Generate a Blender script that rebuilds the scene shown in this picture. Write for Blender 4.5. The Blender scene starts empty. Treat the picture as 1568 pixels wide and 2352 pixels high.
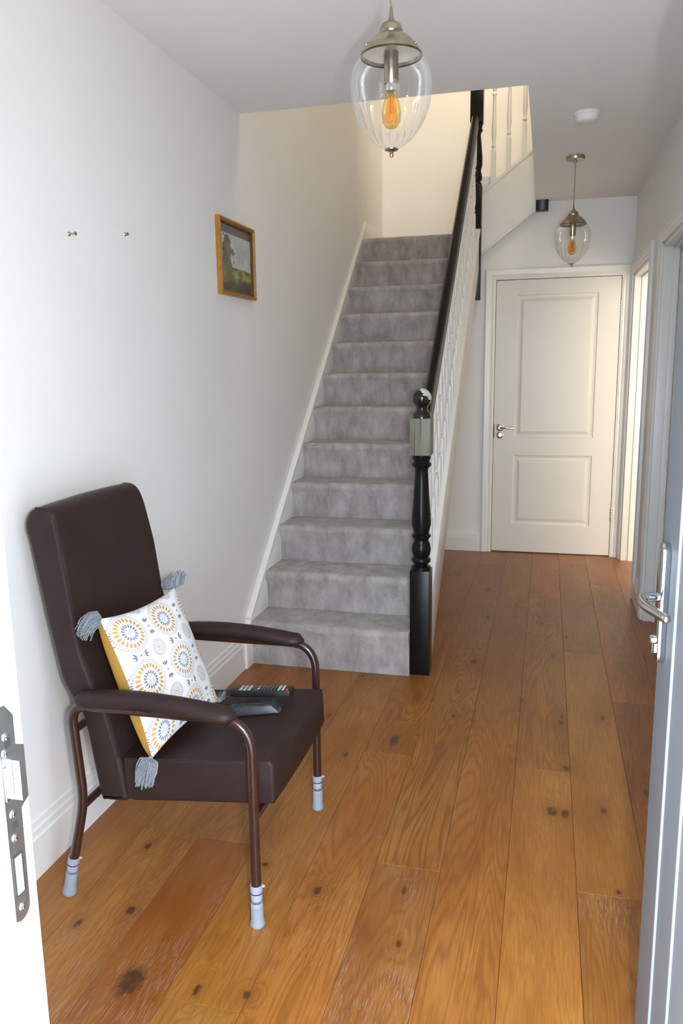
import bpy, bmesh, math, random
import numpy as np
from mathutils import Vector, Matrix

random.seed(7)
rng = np.random.default_rng(7)
SC = bpy.context.scene
COL = SC.collection

# ------------------------------------------------------------------ camera
F_PX, W_PX, H_PX = 1806.08, 1568.0, 2352.0
YAW, PITCH, ROLL = math.radians(14.5933), math.radians(-10.5175), math.radians(-0.8123)
cam_d = bpy.data.cameras.new('camera'); cam = bpy.data.objects.new('camera', cam_d); COL.objects.link(cam)
fw = Vector((-math.sin(YAW) * math.cos(PITCH), math.cos(YAW) * math.cos(PITCH), math.sin(PITCH)))
rt = Vector((math.cos(YAW), math.sin(YAW), 0)); up = rt.cross(fw)
r2 = math.cos(ROLL) * rt + math.sin(ROLL) * up
u2 = -math.sin(ROLL) * rt + math.cos(ROLL) * up
cam.matrix_world = Matrix(((r2.x, u2.x, -fw.x, 0), (r2.y, u2.y, -fw.y, 0), (r2.z, u2.z, -fw.z, 1.40), (0, 0, 0, 1)))
cam_d.sensor_fit = 'VERTICAL'; cam_d.sensor_height = 36.0; cam_d.lens = 36.0 * F_PX / H_PX
cam_d.clip_start = 0.02; cam_d.clip_end = 200
SC.camera = cam

# ------------------------------------------------------------------ world, lights, exposure
SC.view_settings.view_transform = 'Standard'; SC.view_settings.look = 'None'
SC.view_settings.gamma = 1.0; SC.view_settings.use_curve_mapping = False
SC.view_settings.exposure = 0.15
wd = bpy.data.worlds.new('sky'); SC.world = wd; wd.use_nodes = True
bg = wd.node_tree.nodes['Background']
bg.inputs['Color'].default_value = (0.68, 0.83, 1.0, 1); bg.inputs['Strength'].default_value = 12.0

def light(name, kind, loc, power, col, **kw):
    d = bpy.data.lights.new(name, kind); d.energy = power; d.color = col
    for k, v in kw.items(): setattr(d, k, v)
    o = bpy.data.objects.new(name, d); COL.objects.link(o); o.location = loc
    return o
def aim(o, tgt): o.rotation_euler = (Vector(tgt) - o.location).to_track_quat('-Z', 'Y').to_euler()

flash = light('camera_flash', 'POINT', (0.1085, 0.0, 1.40), 95, (1.0, 0.97, 0.93), shadow_soft_size=0.02)
side_window = light('side_room_window', 'AREA', (1.65, 2.55, 1.55), 80, (1.0, 0.89, 0.72), shape='RECTANGLE', size=1.7, size_y=1.7)
side_window.rotation_euler = (math.radians(90), 0, 0)
stair_lamp = light('landing_lamp', 'SPOT', (-0.25, 5.0, 4.7), 112, (1.0, 0.82, 0.56), shadow_soft_size=0.06, spot_size=math.radians(72), spot_blend=0.9)
aim(stair_lamp, (-0.70, 6.65, 3.45))

landing_fill = light('upstairs_fill', 'POINT', (0.15, 3.9, 4.3), 31, (1.0, 0.85, 0.62), shadow_soft_size=0.25)  # added warm fill with no known source, lifts the stair and back walls

# ------------------------------------------------------------------ helpers
WLOC = {}
def setp(o, label=None, cat=None, group=None, kind=None):
    if label: o['label'] = label
    if cat: o['category'] = cat
    if group: o['group'] = group
    if kind: o['kind'] = kind
    return o
def empty(name, loc=(0, 0, 0), parent=None):
    o = bpy.data.objects.new(name, None); COL.objects.link(o)
    o.empty_display_size = 0.1; o.location = loc; WLOC[o] = Vector(loc)
    if parent: o.parent = parent; o.location = Vector(loc) - WLOC[parent]
    return o
def obj(name, bm, m, parent=None, base=None, smooth=False, ang=40, bevel=0.0, seg=2):
    """bm is in world coordinates; a child keeps its parent's origin, a top-level mesh gets `base` as origin"""
    org = WLOC[parent] if parent else Vector(base if base is not None else (0, 0, 0))
    bmesh.ops.recalc_face_normals(bm, faces=bm.faces[:])
    if bevel > 0:
        ed = [e for e in bm.edges if len(e.link_faces) == 2 and e.calc_face_angle(0) > 0.6]
        bmesh.ops.bevel(bm, geom=ed, offset=bevel, segments=seg, affect='EDGES', profile=0.5)
    bmesh.ops.translate(bm, verts=bm.verts[:], vec=-org)
    me = bpy.data.meshes.new(name); bm.to_mesh(me); bm.free()
    me.materials.append(m)
    if smooth or bevel > 0:
        me.polygons.foreach_set('use_smooth', [True] * len(me.polygons))
        me.set_sharp_from_angle(angle=math.radians(ang))
    o = bpy.data.objects.new(name, me); COL.objects.link(o)
    if parent: o.parent = parent
    else: o.location = org
    WLOC[o] = org
    return o
def box(bm, x0, x1, y0, y1, z0, z1):
    v = [bm.verts.new(p) for p in ((x0, y0, z0), (x1, y0, z0), (x1, y1, z0), (x0, y1, z0), (x0, y0, z1), (x1, y0, z1), (x1, y1, z1), (x0, y1, z1))]
    for f in ((0, 3, 2, 1), (4, 5, 6, 7), (0, 1, 5, 4), (1, 2, 6, 5), (2, 3, 7, 6), (3, 0, 4, 7)): bm.faces.new([v[i] for i in f])
    return bm
def boxes(*bs):
    bm = bmesh.new()
    for b in bs: box(bm, *b)
    return bm
def prism(bm, pts, axis, a, b):
    """extrude a closed 2D outline along an axis: 'x' -> (y,z), 'y' -> (x,z), 'z' -> (x,y)"""
    def P(p, t): return (t, p[0], p[1]) if axis == 'x' else ((p[0], t, p[1]) if axis == 'y' else (p[0], p[1], t))
    A = [bm.verts.new(P(p, a)) for p in pts]; B = [bm.verts.new(P(p, b)) for p in pts]
    n = len(pts)
    for i in range(n): bm.faces.new((A[i], A[(i + 1) % n], B[(i + 1) % n], B[i]))
    bm.faces.new(A[::-1]); bm.faces.new(B)
    return bm
def lathe(bm, prof, c=(0, 0, 0), seg=28, axis=Vector((0, 0, 1)), rfun=None):
    """profile [(r, t)] around an axis through c"""
    c = Vector(c); ax = Vector(axis).normalized()
    e1 = ax.orthogonal().normalized() if abs(ax.z) < 0.99 else Vector((1, 0, 0)); e2 = ax.cross(e1)
    rings = []
    for r, t in prof:
        if r < 1e-6: rings.append([bm.verts.new(c + ax * t)]); continue
        rings.append([bm.verts.new(c + ax * t + (e1 * math.cos(2 * math.pi * k / seg) + e2 * math.sin(2 * math.pi * k / seg)) * (rfun(r, t, 2 * math.pi * k / seg) if rfun else r)) for k in range(seg)])
    for a, b in zip(rings, rings[1:]):
        for k in range(seg):
            k2 = (k + 1) % seg
            if len(a) == 1 and len(b) == 1: continue
            if len(a) == 1: bm.faces.new((a[0], b[k], b[k2]))
            elif len(b) == 1: bm.faces.new((a[k], b[0], a[k2]))
            else: bm.faces.new((a[k], b[k], b[k2], a[k2]))
    return bm
def smooth_path(pts, n=8, r=0.06):
    """polyline with corners rounded by quadratic arcs"""
    P = [Vector(p) for p in pts]; out = [P[0]]
    for i in range(1, len(P) - 1):
        d0 = P[i - 1] - P[i]; d1 = P[i + 1] - P[i]
        rr = r[i - 1] if isinstance(r, (list, tuple)) else r
        a = P[i] + d0.normalized() * min(rr, d0.length * .48); b = P[i] + d1.normalized() * min(rr, d1.length * .48)
        for k in range(n + 1):
            t = k / n; out.append(a * (1 - t) ** 2 + P[i] * 2 * t * (1 - t) + b * t * t)
    out.append(P[-1]); return out
def tube(bm, pts, r, seg=14, caps=True, ry=None):
    P = [Vector(p) for p in pts]; n = len(P); rings = []
    t = (P[1] - P[0]).normalized(); nrm = t.orthogonal().normalized()
    if abs(t.y) < .9: nrm = (Vector((0, 1, 0)) - t * t.y).normalized()
    for i in range(n):
        t2 = ((P[min(i + 1, n - 1)] - P[max(i - 1, 0)])).normalized()
        nrm = (nrm - t2 * nrm.dot(t2)).normalized(); bn = t2.cross(nrm)
        rr = r[i] if isinstance(r, (list, tuple)) else r
        rb = (ry[i] if isinstance(ry, (list, tuple)) else ry) if ry else rr
        rings.append([bm.verts.new(P[i] + nrm * rr * math.cos(2 * math.pi * k / seg) + bn * rb * math.sin(2 * math.pi * k / seg)) for k in range(seg)])
    for a, b in zip(rings, rings[1:]):
        for k in range(seg): bm.faces.new((a[k], a[(k + 1) % seg], b[(k + 1) % seg], b[k]))
    if caps: bm.faces.new(rings[0][::-1]); bm.faces.new(rings[-1])
    return bm
def copy_tree(o, parent=None):
    c = o.copy(); COL.objects.link(c); c.parent = parent
    for ch in list(o.children): copy_tree(ch, c)
    return c

# ------------------------------------------------------------------ materials
def lin(r, g, b):
    f = lambda v: (v / 255 / 12.92) if v / 255 <= .04045 else ((v / 255 + .055) / 1.055) ** 2.4
    return (f(r), f(g), f(b), 1)
def new_mat(name):
    m = bpy.data.materials.new(name); m.use_nodes = True; nt = m.node_tree
    return m, nt, nt.nodes['Principled BSDF']
def N(nt, t, **kw):
    n = nt.nodes.new(t)
    for k, v in kw.items(): setattr(n, k, v)
    return n
def noise(nt, vec, scale, detail=4, rough=.5, dist=0):
    n = N(nt, 'ShaderNodeTexNoise'); n.inputs['Scale'].default_value = scale; n.inputs['Detail'].default_value = detail
    n.inputs['Roughness'].default_value = rough; n.inputs['Distortion'].default_value = dist
    nt.links.new(vec, n.inputs['Vector']); return n
def mth(nt, op, a, b=None, c=None):
    n = N(nt, 'ShaderNodeMath', operation=op)
    for i, v in enumerate((a, b, c)):
        if v is None: continue
        if isinstance(v, (int, float)): n.inputs[i].default_value = v
        else: nt.links.new(v, n.inputs[i])
    return n.outputs[0]
def vmul(nt, v, s):
    n = N(nt, 'ShaderNodeVectorMath', operation='MULTIPLY'); nt.links.new(v, n.inputs[0]); n.inputs[1].default_value = s; return n.outputs[0]
def ramp(nt, fac, stops, interp='LINEAR'):
    n = N(nt, 'ShaderNodeValToRGB'); e = n.color_ramp.elements; n.color_ramp.interpolation = interp
    while len(e) < len(stops): e.new(0.5)
    for k, (p, c) in enumerate(stops): e[k].position = p; e[k].color = c if len(c) == 4 else (*c, 1)
    nt.links.new(fac, n.inputs[0]); return n.outputs['Color']
def mixc(nt, fac, a, b, blend='MIX'):
    n = N(nt, 'ShaderNodeMix', data_type='RGBA', blend_type=blend)
    for sock, v in ((n.inputs[0], fac), (n.inputs[6], a), (n.inputs[7], b)):
        if isinstance(v, (int, float)): sock.default_value = v
        elif isinstance(v, tuple): sock.default_value = v
        else: nt.links.new(v, sock)
    return n.outputs[2]
def bump(nt, bsdf, h, strength=.2, dist=.01):
    b = N(nt, 'ShaderNodeBump'); b.inputs['Strength'].default_value = strength; b.inputs['Distance'].default_value = dist
    nt.links.new(h, b.inputs['Height']); nt.links.new(b.outputs[0], bsdf.inputs['Normal'])
def pos(nt): return N(nt, 'ShaderNodeNewGeometry').outputs['Position']
def plain(name, col, rough=.5, metal=0, var=.04, nscale=30, bmp=0, coat=0, bscale=None, spec=None):
    m, nt, b = new_mat(name)
    n = noise(nt, pos(nt), nscale, 4)
    c0 = tuple(max(0, c * (1 - var)) for c in col[:3]); c1 = tuple(min(1, c * (1 + var)) for c in col[:3])
    nt.links.new(ramp(nt, n.outputs[0], [(.3, c0), (.7, c1)]), b.inputs['Base Color'])
    b.inputs['Roughness'].default_value = rough; b.inputs['Metallic'].default_value = metal
    if coat: b.inputs['Coat Weight'].default_value = coat; b.inputs['Coat Roughness'].default_value = .08
    if spec is not None: b.inputs['Specular IOR Level'].default_value = spec
    if bmp:
        n2 = noise(nt, pos(nt), bscale or nscale * 4, 5, .6); bump(nt, b, n2.outputs[0], bmp, .004)
    return m

M = {}
M['wall'] = plain('wall_paint', (.88, .87, .855), .62, var=.012, nscale=3, bmp=.05, bscale=220, spec=.3)
M['ceiling'] = plain('ceiling_paint', (.88, .865, .855), .8, var=.01, nscale=3, spec=.2)
M['gloss'] = plain('white_gloss_trim', (.84, .83, .80), .32, var=.015, nscale=8)
M['door'] = plain('white_door_paint', (.76, .735, .675), .38, var=.012, nscale=6, bmp=.04, bscale=160)
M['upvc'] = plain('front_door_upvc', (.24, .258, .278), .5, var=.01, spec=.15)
M['upvc_bead'] = plain('front_door_bead', (.86, .88, .88), .3, var=.01)
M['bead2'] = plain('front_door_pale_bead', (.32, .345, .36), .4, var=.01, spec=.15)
M['black'] = plain('black_gloss_paint', (.006, .006, .0062), .30, var=.3, nscale=20, bmp=.05, bscale=60, spec=.25)
M['dark_subfloor'] = plain('subfloor', (.22, .10, .03), .9)
M['ground'] = plain('paving', (.52, .51, .48), .9, nscale=6, var=.2)
M['chrome'] = plain('polished_chrome', (.62, .63, .66), .08, 1, .03)
M['satin'] = plain('satin_steel', (.52, .54, .52), .32, 1, .08, nscale=60)
M['bright_steel'] = plain('bright_steel', (.85, .85, .85), .18, 1, .03)
M['dark_slot'] = plain('dark_slot', (.02, .02, .02), .6)
M['brass'] = plain('antique_brass', (.40, .345, .25), .30, 1, .25, nscale=40)
M['brass_dark'] = plain('antique_brass_dark', (.14, .10, .05), .35, 1, .25, nscale=40)
M['cord'] = plain('gold_flex', (.30, .24, .14), .6, var=.2, nscale=200)
M['plastic_white'] = plain('white_plastic', (.80, .79, .78), .4, var=.01)
M['black_plastic'] = plain('black_plastic', (.012, .012, .014), .35, var=.1)
M['black_plastic2'] = plain('scuffed_black_plastic', (.022, .025, .032), .33, var=.25, nscale=50)
M['btn_grey'] = plain('grey_rubber', (.42, .44, .44), .5)
M['btn_dark'] = plain('printed_key_marks', (.20, .21, .21), .5)
for k, c in (('red', (.75, .03, .03)), ('green', (.03, .35, .10)), ('yellow', (.75, .55, .05)), ('blue', (.02, .08, .5))): M['btn_' + k] = plain(k + '_button', c, .4)
M['grey_rubber'] = plain('pale_grey_rubber', (.27, .31, .36), .55, var=.05, nscale=60, bmp=.1)
M['grey_plastic'] = plain('pale_lilac_plastic', (.33, .345, .42), .4, var=.03)
M['tube'] = plain('brown_enamel_tube', (.034, .013, .010), .22, var=.12, coat=.4)
M['gilt'] = plain('gilt_frame', (.50, .24, .045), .34, .55, .15, nscale=60)
M['gilt_dark'] = plain('dark_frame_sight', (.10, .05, .018), .4, .2, .2)
M['mustard'] = plain('mustard_cotton', (.50, .27, .045), .85, var=.06, nscale=120, bmp=.15, bscale=900)
M['yarn'] = plain('grey_yarn', (.21, .235, .265), .95, var=.3, nscale=300)
M['cap_lining'] = plain('pale_cap_lining', (.62, .58, .52), .45, .3, .1)
M['timber_end'] = plain('raw_timber', (.45, .40, .30), .7)

def leather():
    m, nt, b = new_mat('brown_vinyl')
    p = pos(nt); n = noise(nt, p, 9, 4)
    nt.links.new(ramp(nt, n.outputs[0], [(.3, (.021, .0105, .0095)), (.7, (.030, .0155, .0135))]), b.inputs['Base Color'])
    b.inputs['Roughness'].default_value = .52; b.inputs['Specular IOR Level'].default_value = .3
    v = N(nt, 'ShaderNodeTexVoronoi'); v.inputs['Scale'].default_value = 420; nt.links.new(p, v.inputs['Vector'])
    n2 = noise(nt, p, 60, 4)
    bump(nt, b, mth(nt, 'ADD', v.outputs['Distance'], mth(nt, 'MULTIPLY', n2.outputs[0], .8)), .22, .0018)
    return m
M['vinyl'] = leather()

def carpet():
    m, nt, b = new_mat('grey_carpet')
    p = pos(nt)
    n1 = noise(nt, vmul(nt, p, (5, 5, 3)), 2.6, 5, .6); n2 = noise(nt, p, 420, 3, .7); n3 = noise(nt, vmul(nt, p, (14, 14, 5)), 2, 4, .6, .5)
    f = mth(nt, 'ADD', mth(nt, 'MULTIPLY', n1.outputs[0], .42), mth(nt, 'ADD', mth(nt, 'MULTIPLY', n2.outputs[0], .33), mth(nt, 'MULTIPLY', n3.outputs[0], .25)))
    nt.links.new(ramp(nt, f, [(.36, (.27, .240, .231)), (.50, (.46, .418, .405)), (.64, (.66, .61, .59))]), b.inputs['Base Color'])
    b.inputs['Roughness'].default_value = 1; b.inputs['Specular IOR Level'].default_value = .05
    b.inputs['Sheen Weight'].default_value = .35; b.inputs['Sheen Roughness'].default_value = .5
    bump(nt, b, n2.outputs[0], .9, .004)
    return m
M['carpet'] = carpet()

KNOTS = [(-.892, 1.42, .040, .055, 1), (-.518, 2.736, .022, .06, .8), (-.322, 2.994, .010, .018, 1), (-.296, 3.609, .02, .04, .8),
 (.101, 3.089, .012, .035, .7), (.109, 2.662, .016, .02, 1), (.100, 2.367, .014, .03, 1), (.060, 2.371, .03, .04, .45), (.217, 2.413, .012, .02, 1),
 (-.33, 1.886, .009, .02, 1), (-.309, 1.685, .008, .016, 1), (-.731, 1.432, .011, .02, 1), (-.614, 1.447, .011, .014, 1), (-1.015, 1.64, .016, .02, 1),
 (-1.123, 1.563, .012, .022, .8), (-1.108, 1.909, .012, .02, .8), (-.736, 1.907, .012, .012, 1), (-.28, 4.311, .014, .03, .7), (-.056, 3.213, .008, .02, .9),
 (.097, 3.028, .013, .03, .8), (.258, 3.104, .014, .03, .7), (.23, 2.01, .008, .012, 1), (-.314, 4.857, .02, .06, .6), (.013, 4.249, .012, .03, .6),
 (-.56, 1.831, .02, .03, .5), (-.671, 2.586, .016, .03, .6), (.072, 3.766, .012, .03, .6), (.139, 4.061, .012, .03, .5), (-.815, 2.888, .012, .03, .6), (-.778, 3.326, .012, .02, .8), (.36, 2.55, .01, .02, .9)]
def oak():
    m, nt, b = new_mat('oak_plank')
    p = pos(nt); oi = N(nt, 'ShaderNodeObjectInfo')
    dm = None
    for (x, y, rx, ry, s) in KNOTS:
        rx *= .40 + .38 * s; ry *= .42 + .42 * s
        v = N(nt, 'ShaderNodeVectorMath', operation='MULTIPLY_ADD'); nt.links.new(p, v.inputs[0]); v.inputs[1].default_value = (1 / rx, 1 / ry, 0); v.inputs[2].default_value = (-x / rx, -y / ry, 0)
        d = N(nt, 'ShaderNodeVectorMath', operation='DOT_PRODUCT'); nt.links.new(v.outputs[0], d.inputs[0]); nt.links.new(v.outputs[0], d.inputs[1])
        dm = d.outputs['Value'] if dm is None else mth(nt, 'MINIMUM', dm, d.outputs['Value'])
    kn = mth(nt, 'DIVIDE', 1.0, mth(nt, 'ADD', 1.0, mth(nt, 'MULTIPLY', dm, dm)))       # core
    kw = mth(nt, 'DIVIDE', 1.0, mth(nt, 'ADD', 1.0, mth(nt, 'MULTIPLY', dm, .22)))      # halo that bends the grain
    # per-plank offset so the figure does not run across joints
    off = N(nt, 'ShaderNodeCombineXYZ')
    nt.links.new(mth(nt, 'MULTIPLY', oi.outputs['Random'], 37.0), off.inputs[0]); nt.links.new(mth(nt, 'MULTIPLY', oi.outputs['Random'], 91.0), off.inputs[1])
    nt.links.new(mth(nt, 'MULTIPLY', kw, .10), off.inputs[2])
    add = N(nt, 'ShaderNodeVectorMath', operation='ADD'); nt.links.new(p, add.inputs[0]); nt.links.new(off.outputs[0], add.inputs[1]); q = add.outputs[0]
    big = noise(nt, vmul(nt, q, (7.0, .62, 8.0)), 1.0, 2.5, .45, .3)          # cathedral field
    rings = mth(nt, 'SINE', mth(nt, 'MULTIPLY', big.outputs[0], 165.0))
    rings = mth(nt, 'ADD', mth(nt, 'MULTIPLY', rings, .5), .5)
    rings = mth(nt, 'POWER', rings, 2.2)
    fib = noise(nt, vmul(nt, q, (260, 9, 20)), 1.0, 3, .6)
    pore = noise(nt, vmul(nt, q, (420, 22, 20)), 1.0, 2, .6)
    cloud = noise(nt, vmul(nt, q, (9, 2.2, 4)), 1.0, 3, .55)
    col = ramp(nt, cloud.outputs[0], [(.25, (.27, .098, .0150)), (.5, (.37, .148, .0250)), (.78, (.45, .205, .042))])
    col = mixc(nt, mth(nt, 'MULTIPLY', rings, mth(nt, 'MULTIPLY', oi.outputs['Object Index'], .012)), col, (.185, .060, .009, 1))
    col = mixc(nt, ramp(nt, fib.outputs[0], [(.42, (0, 0, 0)), (.72, (.55, .55, .55))]), col, (.20, .068, .011, 1))
    limed = ramp(nt, pore.outputs[0], [(.52, (0, 0, 0)), (.66, (1, 1, 1))])
    patch = ramp(nt, noise(nt, vmul(nt, q, (5, 2.0, 2)), 1, 3).outputs[0], [(.40, (0, 0, 0)), (.60, (1, 1, 1))])
    col = mixc(nt, mth(nt, 'MULTIPLY', mth(nt, 'MULTIPLY', limed, patch), mth(nt, 'MULTIPLY', oi.outputs['Alpha'], .85)), col, (.46, .34, .27, 1))
    hue = N(nt, 'ShaderNodeMix', data_type='RGBA', blend_type='MULTIPLY'); hue.inputs[0].default_value = 1
    nt.links.new(col, hue.inputs[6]); nt.links.new(oi.outputs['Color'], hue.inputs[7]); col = hue.outputs[2]
    kcol = mixc(nt, mth(nt, 'MULTIPLY', kw, .55), col, (.17, .058, .011, 1))
    n5 = noise(nt, vmul(nt, q, (75, 45, 10)), 1, 3, .6)
    kf = mth(nt, 'MULTIPLY', kn, ramp(nt, n5.outputs[0], [(.30, (.35, .35, .35)), (.58, (1, 1, 1))]))
    kcol = mixc(nt, ramp(nt, kf, [(.22, (0, 0, 0)), (.75, (.82, .82, .82))]), kcol, (.045, .021, .011, 1))
    nt.links.new(kcol, b.inputs['Base Color'])
    b.inputs['Roughness'].default_value = .36
    r = mth(nt, 'ADD', .30, mth(nt, 'MULTIPLY', fib.outputs[0], .16)); nt.links.new(r, b.inputs['Roughness'])
    b.inputs['Specular IOR Level'].default_value = .45
    bump(nt, b, mth(nt, 'ADD', mth(nt, 'MULTIPLY', rings, .5), pore.outputs[0]), .12, .0012)
    return m
M['oak'] = oak()

def striped_block():
    m, nt, b = new_mat('stripped_newel_wood')
    p = pos(nt); s = N(nt, 'ShaderNodeSeparateXYZ'); nt.links.new(p, s.inputs[0])
    n = noise(nt, vmul(nt, p, (330, 330, 6)), 1, 3, .6); n2 = noise(nt, vmul(nt, p, (90, 90, 1.2)), 1, 1)
    c = ramp(nt, n.outputs[0], [(.3, (.11, .110, .075)), (.6, (.20, .200, .145)), (.8, (.27, .265, .205))])
    c = mixc(nt, ramp(nt, n2.outputs[0], [(.54, (0, 0, 0)), (.60, (.8, .8, .8))]), c, (.05, .055, .04, 1))
    nt.links.new(c, b.inputs['Base Color']); b.inputs['Roughness'].default_value = .5
    bump(nt, b, n2.outputs[0], .4, .003); return m
M['stripped'] = striped_block()

def worn_black():
    m, nt, b = new_mat('black_paint_worn_top')
    p = pos(nt); s = N(nt, 'ShaderNodeSeparateXYZ'); nt.links.new(p, s.inputs[0])
    n = noise(nt, vmul(nt, p, (60, 60, 160)), 1, 3, .6)
    h = mth(nt, 'ADD', mth(nt, 'MULTIPLY', mth(nt, 'SUBTRACT', s.outputs[2], 1.262), 26), mth(nt, 'MULTIPLY', mth(nt, 'SUBTRACT', s.outputs[0], -.515), 26))
    f = mth(nt, 'ADD', h, mth(nt, 'MULTIPLY', mth(nt, 'SUBTRACT', n.outputs[0], .5), 1.6))
    c = ramp(nt, f, [(.42, (.0065, .0065, .007)), (.5, (.62, .60, .55))])
    nt.links.new(c, b.inputs['Base Color']); b.inputs['Roughness'].default_value = .2; b.inputs['Coat Weight'].default_value = .3
    return m
M['worn_black'] = worn_black()

def glass(name, tint, rib=0.0):
    m, nt, b = new_mat(name); nt.nodes.remove(b); out = nt.nodes['Material Output']
    t = N(nt, 'ShaderNodeBsdfTransparent'); t.inputs[0].default_value = tint
    g = N(nt, 'ShaderNodeBsdfGlossy'); g.inputs['Roughness'].default_value = .03; g.inputs['Color'].default_value = (.95, .95, .95, 1)
    lw = N(nt, 'ShaderNodeLayerWeight'); lw.inputs['Blend'].default_value = .32
    n = noise(nt, pos(nt), 12, 2)
    fac = mth(nt, 'MULTIPLY', lw.outputs['Fresnel'], mth(nt, 'ADD', .28, mth(nt, 'MULTIPLY', n.outputs[0], .15)))
    mx = N(nt, 'ShaderNodeMixShader'); nt.links.new(fac, mx.inputs[0]); nt.links.new(t.outputs[0], mx.inputs[1]); nt.links.new(g.outputs[0], mx.inputs[2])
    res = mx.outputs[0]
    if rib:
        d = N(nt, 'ShaderNodeBsdfDiffuse'); d.inputs[0].default_value = (.8, .8, .78, 1)
        l2 = N(nt, 'ShaderNodeLayerWeight'); l2.inputs['Blend'].default_value = .3
        f2 = mth(nt, 'MULTIPLY', mth(nt, 'POWER', l2.outputs['Facing'], 1.6), rib)
        m2 = N(nt, 'ShaderNodeMixShader'); nt.links.new(f2, m2.inputs[0]); nt.links.new(res, m2.inputs[1]); nt.links.new(d.outputs[0], m2.inputs[2]); res = m2.outputs[0]
    nt.links.new(res, out.inputs['Surface']); return m
M['glass'] = glass('clear_glass', (.97, .97, .96, 1), .45)
M['amber'] = glass('amber_glass', (.95, .80, .52, 1), .12)
M['filament'] = plain('orange_filament', (.85, .36, .07), .5)

def attr_mat(name, rough, bscale=None, coat=0):
    m, nt, b = new_mat(name)
    a = N(nt, 'ShaderNodeVertexColor'); a.layer_name = 'print'
    n = noise(nt, pos(nt), 400, 2)
    nt.links.new(mixc(nt, .05, a.outputs['Color'], n.outputs['Color'], 'OVERLAY'), b.inputs['Base Color'])
    b.inputs['Roughness'].default_value = rough
    if coat: b.inputs['Coat Weight'].default_value = coat; b.inputs['Coat Roughness'].default_value = .03
    if bscale: bump(nt, b, noise(nt, pos(nt), bscale, 3).outputs[0], .15, .002)
    return m

# ================================================================== SETTING
XL, XR, YB, ZC = -1.35, .55, 5.92, 2.50
YF = .65                       # inner face of the front wall
# ---- floor: sub floor + planks
floor = obj('floor', boxes((-1.45, 2.7, .50, 6.75, -.12, -.014)), M['dark_subfloor'])
setp(floor, 'honey oak plank floor running the length of the hall', 'floor', kind='structure')
PW = .1843; X0 = -1.3495
joints = {0: [2.62, 4.3], 1: [1.10, 3.05, 4.9], 2: [1.988, 3.62, 5.3], 3: [1.396, 3.293, 4.9], 4: [.9, 2.629, 4.474], 5: [1.988, 3.85, 5.5], 6: [1.05, 3.099, 4.535], 7: [.95, 2.634, 4.75], 8: [1.988, 3.844, 5.6], 9: [1.3, 3.277, 5.12], 10: [2.4, 4.4], 11: [1.7, 3.6, 5.2]}
tint = {(2, 0): (.80, .66, .62), (3, 1): (1.02, 1.02, 1.0), (4, 1): (1.05, .97, .9), (4, 2): (1.0, .97, .95), (5, 0): (.84, .80, .92), (5, 1): (1.0, 1.0, .95), (6, 1): (1.0, .93, .88), (7, 1): (1.12, 1.10, 1.05), (7, 2): (.97, .97, .98), (8, 0): (.86, .84, .80), (8, 1): (1.03, 1.05, 1.05), (9, 0): (.92, .84, .82), (9, 1): (.80, .68, .66), (2, 1): (1.02, 1.0, 1.0), (1, 1): (1.0, 1.0, 1.0), (1, 0): (1.05, 1.05, 1.0), (0, 0): (.93, .90, .88)}
edges_x = [-.9805, -.795, -.611, -.4305, -.2465, -.0645, .1215, .3065]     # measured joints between boards
xs = [X0, X0 + (edges_x[0] - X0) / 2] + edges_x + [.3065 + PW * k for k in range(1, 4)]
for i in range(len(xs) - 1):
    ys = [.50] + joints.get(i, [2, 4]) + [6.7]
    for j in range(len(ys) - 1):
        g = .0004; bm = bmesh.new(); box(bm, xs[i] + g, xs[i + 1] - g, ys[j] + g, ys[j + 1] - g, -.013, 0)
        te = [e for e in bm.edges if all(v.co.z > -.001 for v in e.verts)]
        bmesh.ops.bevel(bm, geom=te, offset=.0007, segments=1, affect='EDGES')
        pl = obj('plank', bm, M['oak'], floor)
        t = tint.get((i, j)) or tuple(random.uniform(.86, 1.06) * c for c in (1, .97, .94))
        pl.color = (*t, {(2, 0): 1.0, (5, 0): 1.0, (8, 0): .9, (1, 1): .5, (9, 0): .5}.get((i, j), random.uniform(.08, .32)))     # alpha = how limed the grain is
        pl.pass_index = {(5, 1): 62, (4, 2): 48, (3, 1): 30, (4, 1): 42, (6, 0): 36, (6, 1): 40, (7, 1): 18, (7, 2): 44, (2, 0): 12, (8, 1): 14}.get((i, j), random.randint(14, 38))   # strength of the ring figure
side_fl = obj('floor_side_room', boxes((.3065 + PW * 3, 2.7, .50, 6.75, -.014, 0)), plain('side_room_carpet', (.55, .50, .42), .95)); setp(side_fl, 'beige floor of the room beyond the right doorways', 'floor', kind='structure')
ground = obj('ground', boxes((-9, 9, -9, .50, -.3, -.12)), M['ground']); setp(ground, 'pale paving outside the open front door', 'ground', kind='structure')

# ---- walls
def struct(name, bm, m, label, cat, **kw):
    o = obj(name, bm, m, **kw); setp(o, label, cat, kind='structure'); return o
wl = struct('wall_left', boxes((-1.47, XL, .50, 6.75, -.1, 5.0)), M['wall'], 'long white wall on the left behind the chair', 'wall')
struct('wall_end', boxes((-1.47, 2.7, 6.65, 6.75, -.1, 5.0)), M['wall'], 'cream lit wall at the head of the stairs', 'wall')
DX0, DX1, DZ = -.370, .475, 1.982
struct('wall_back', boxes((-1.35, DX0 - .03, YB, YB + .09, 0, 2.20), (DX0 - .03, DX1 + .03, YB, YB + .09, DZ + .03, 2.20), (-.52, XR + .1, YB, YB + .09, 2.20, 2.69), (DX1 + .03, XR + .1, YB, YB + .09, 0, 2.20)), M['wall'], 'white wall around the panelled door at the end of the hall', 'wall')
O1, O2 = (4.905, 5.83), (3.58, 4.435)      # doorways in the right wall (y ranges)
HT = 1.99
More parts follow.
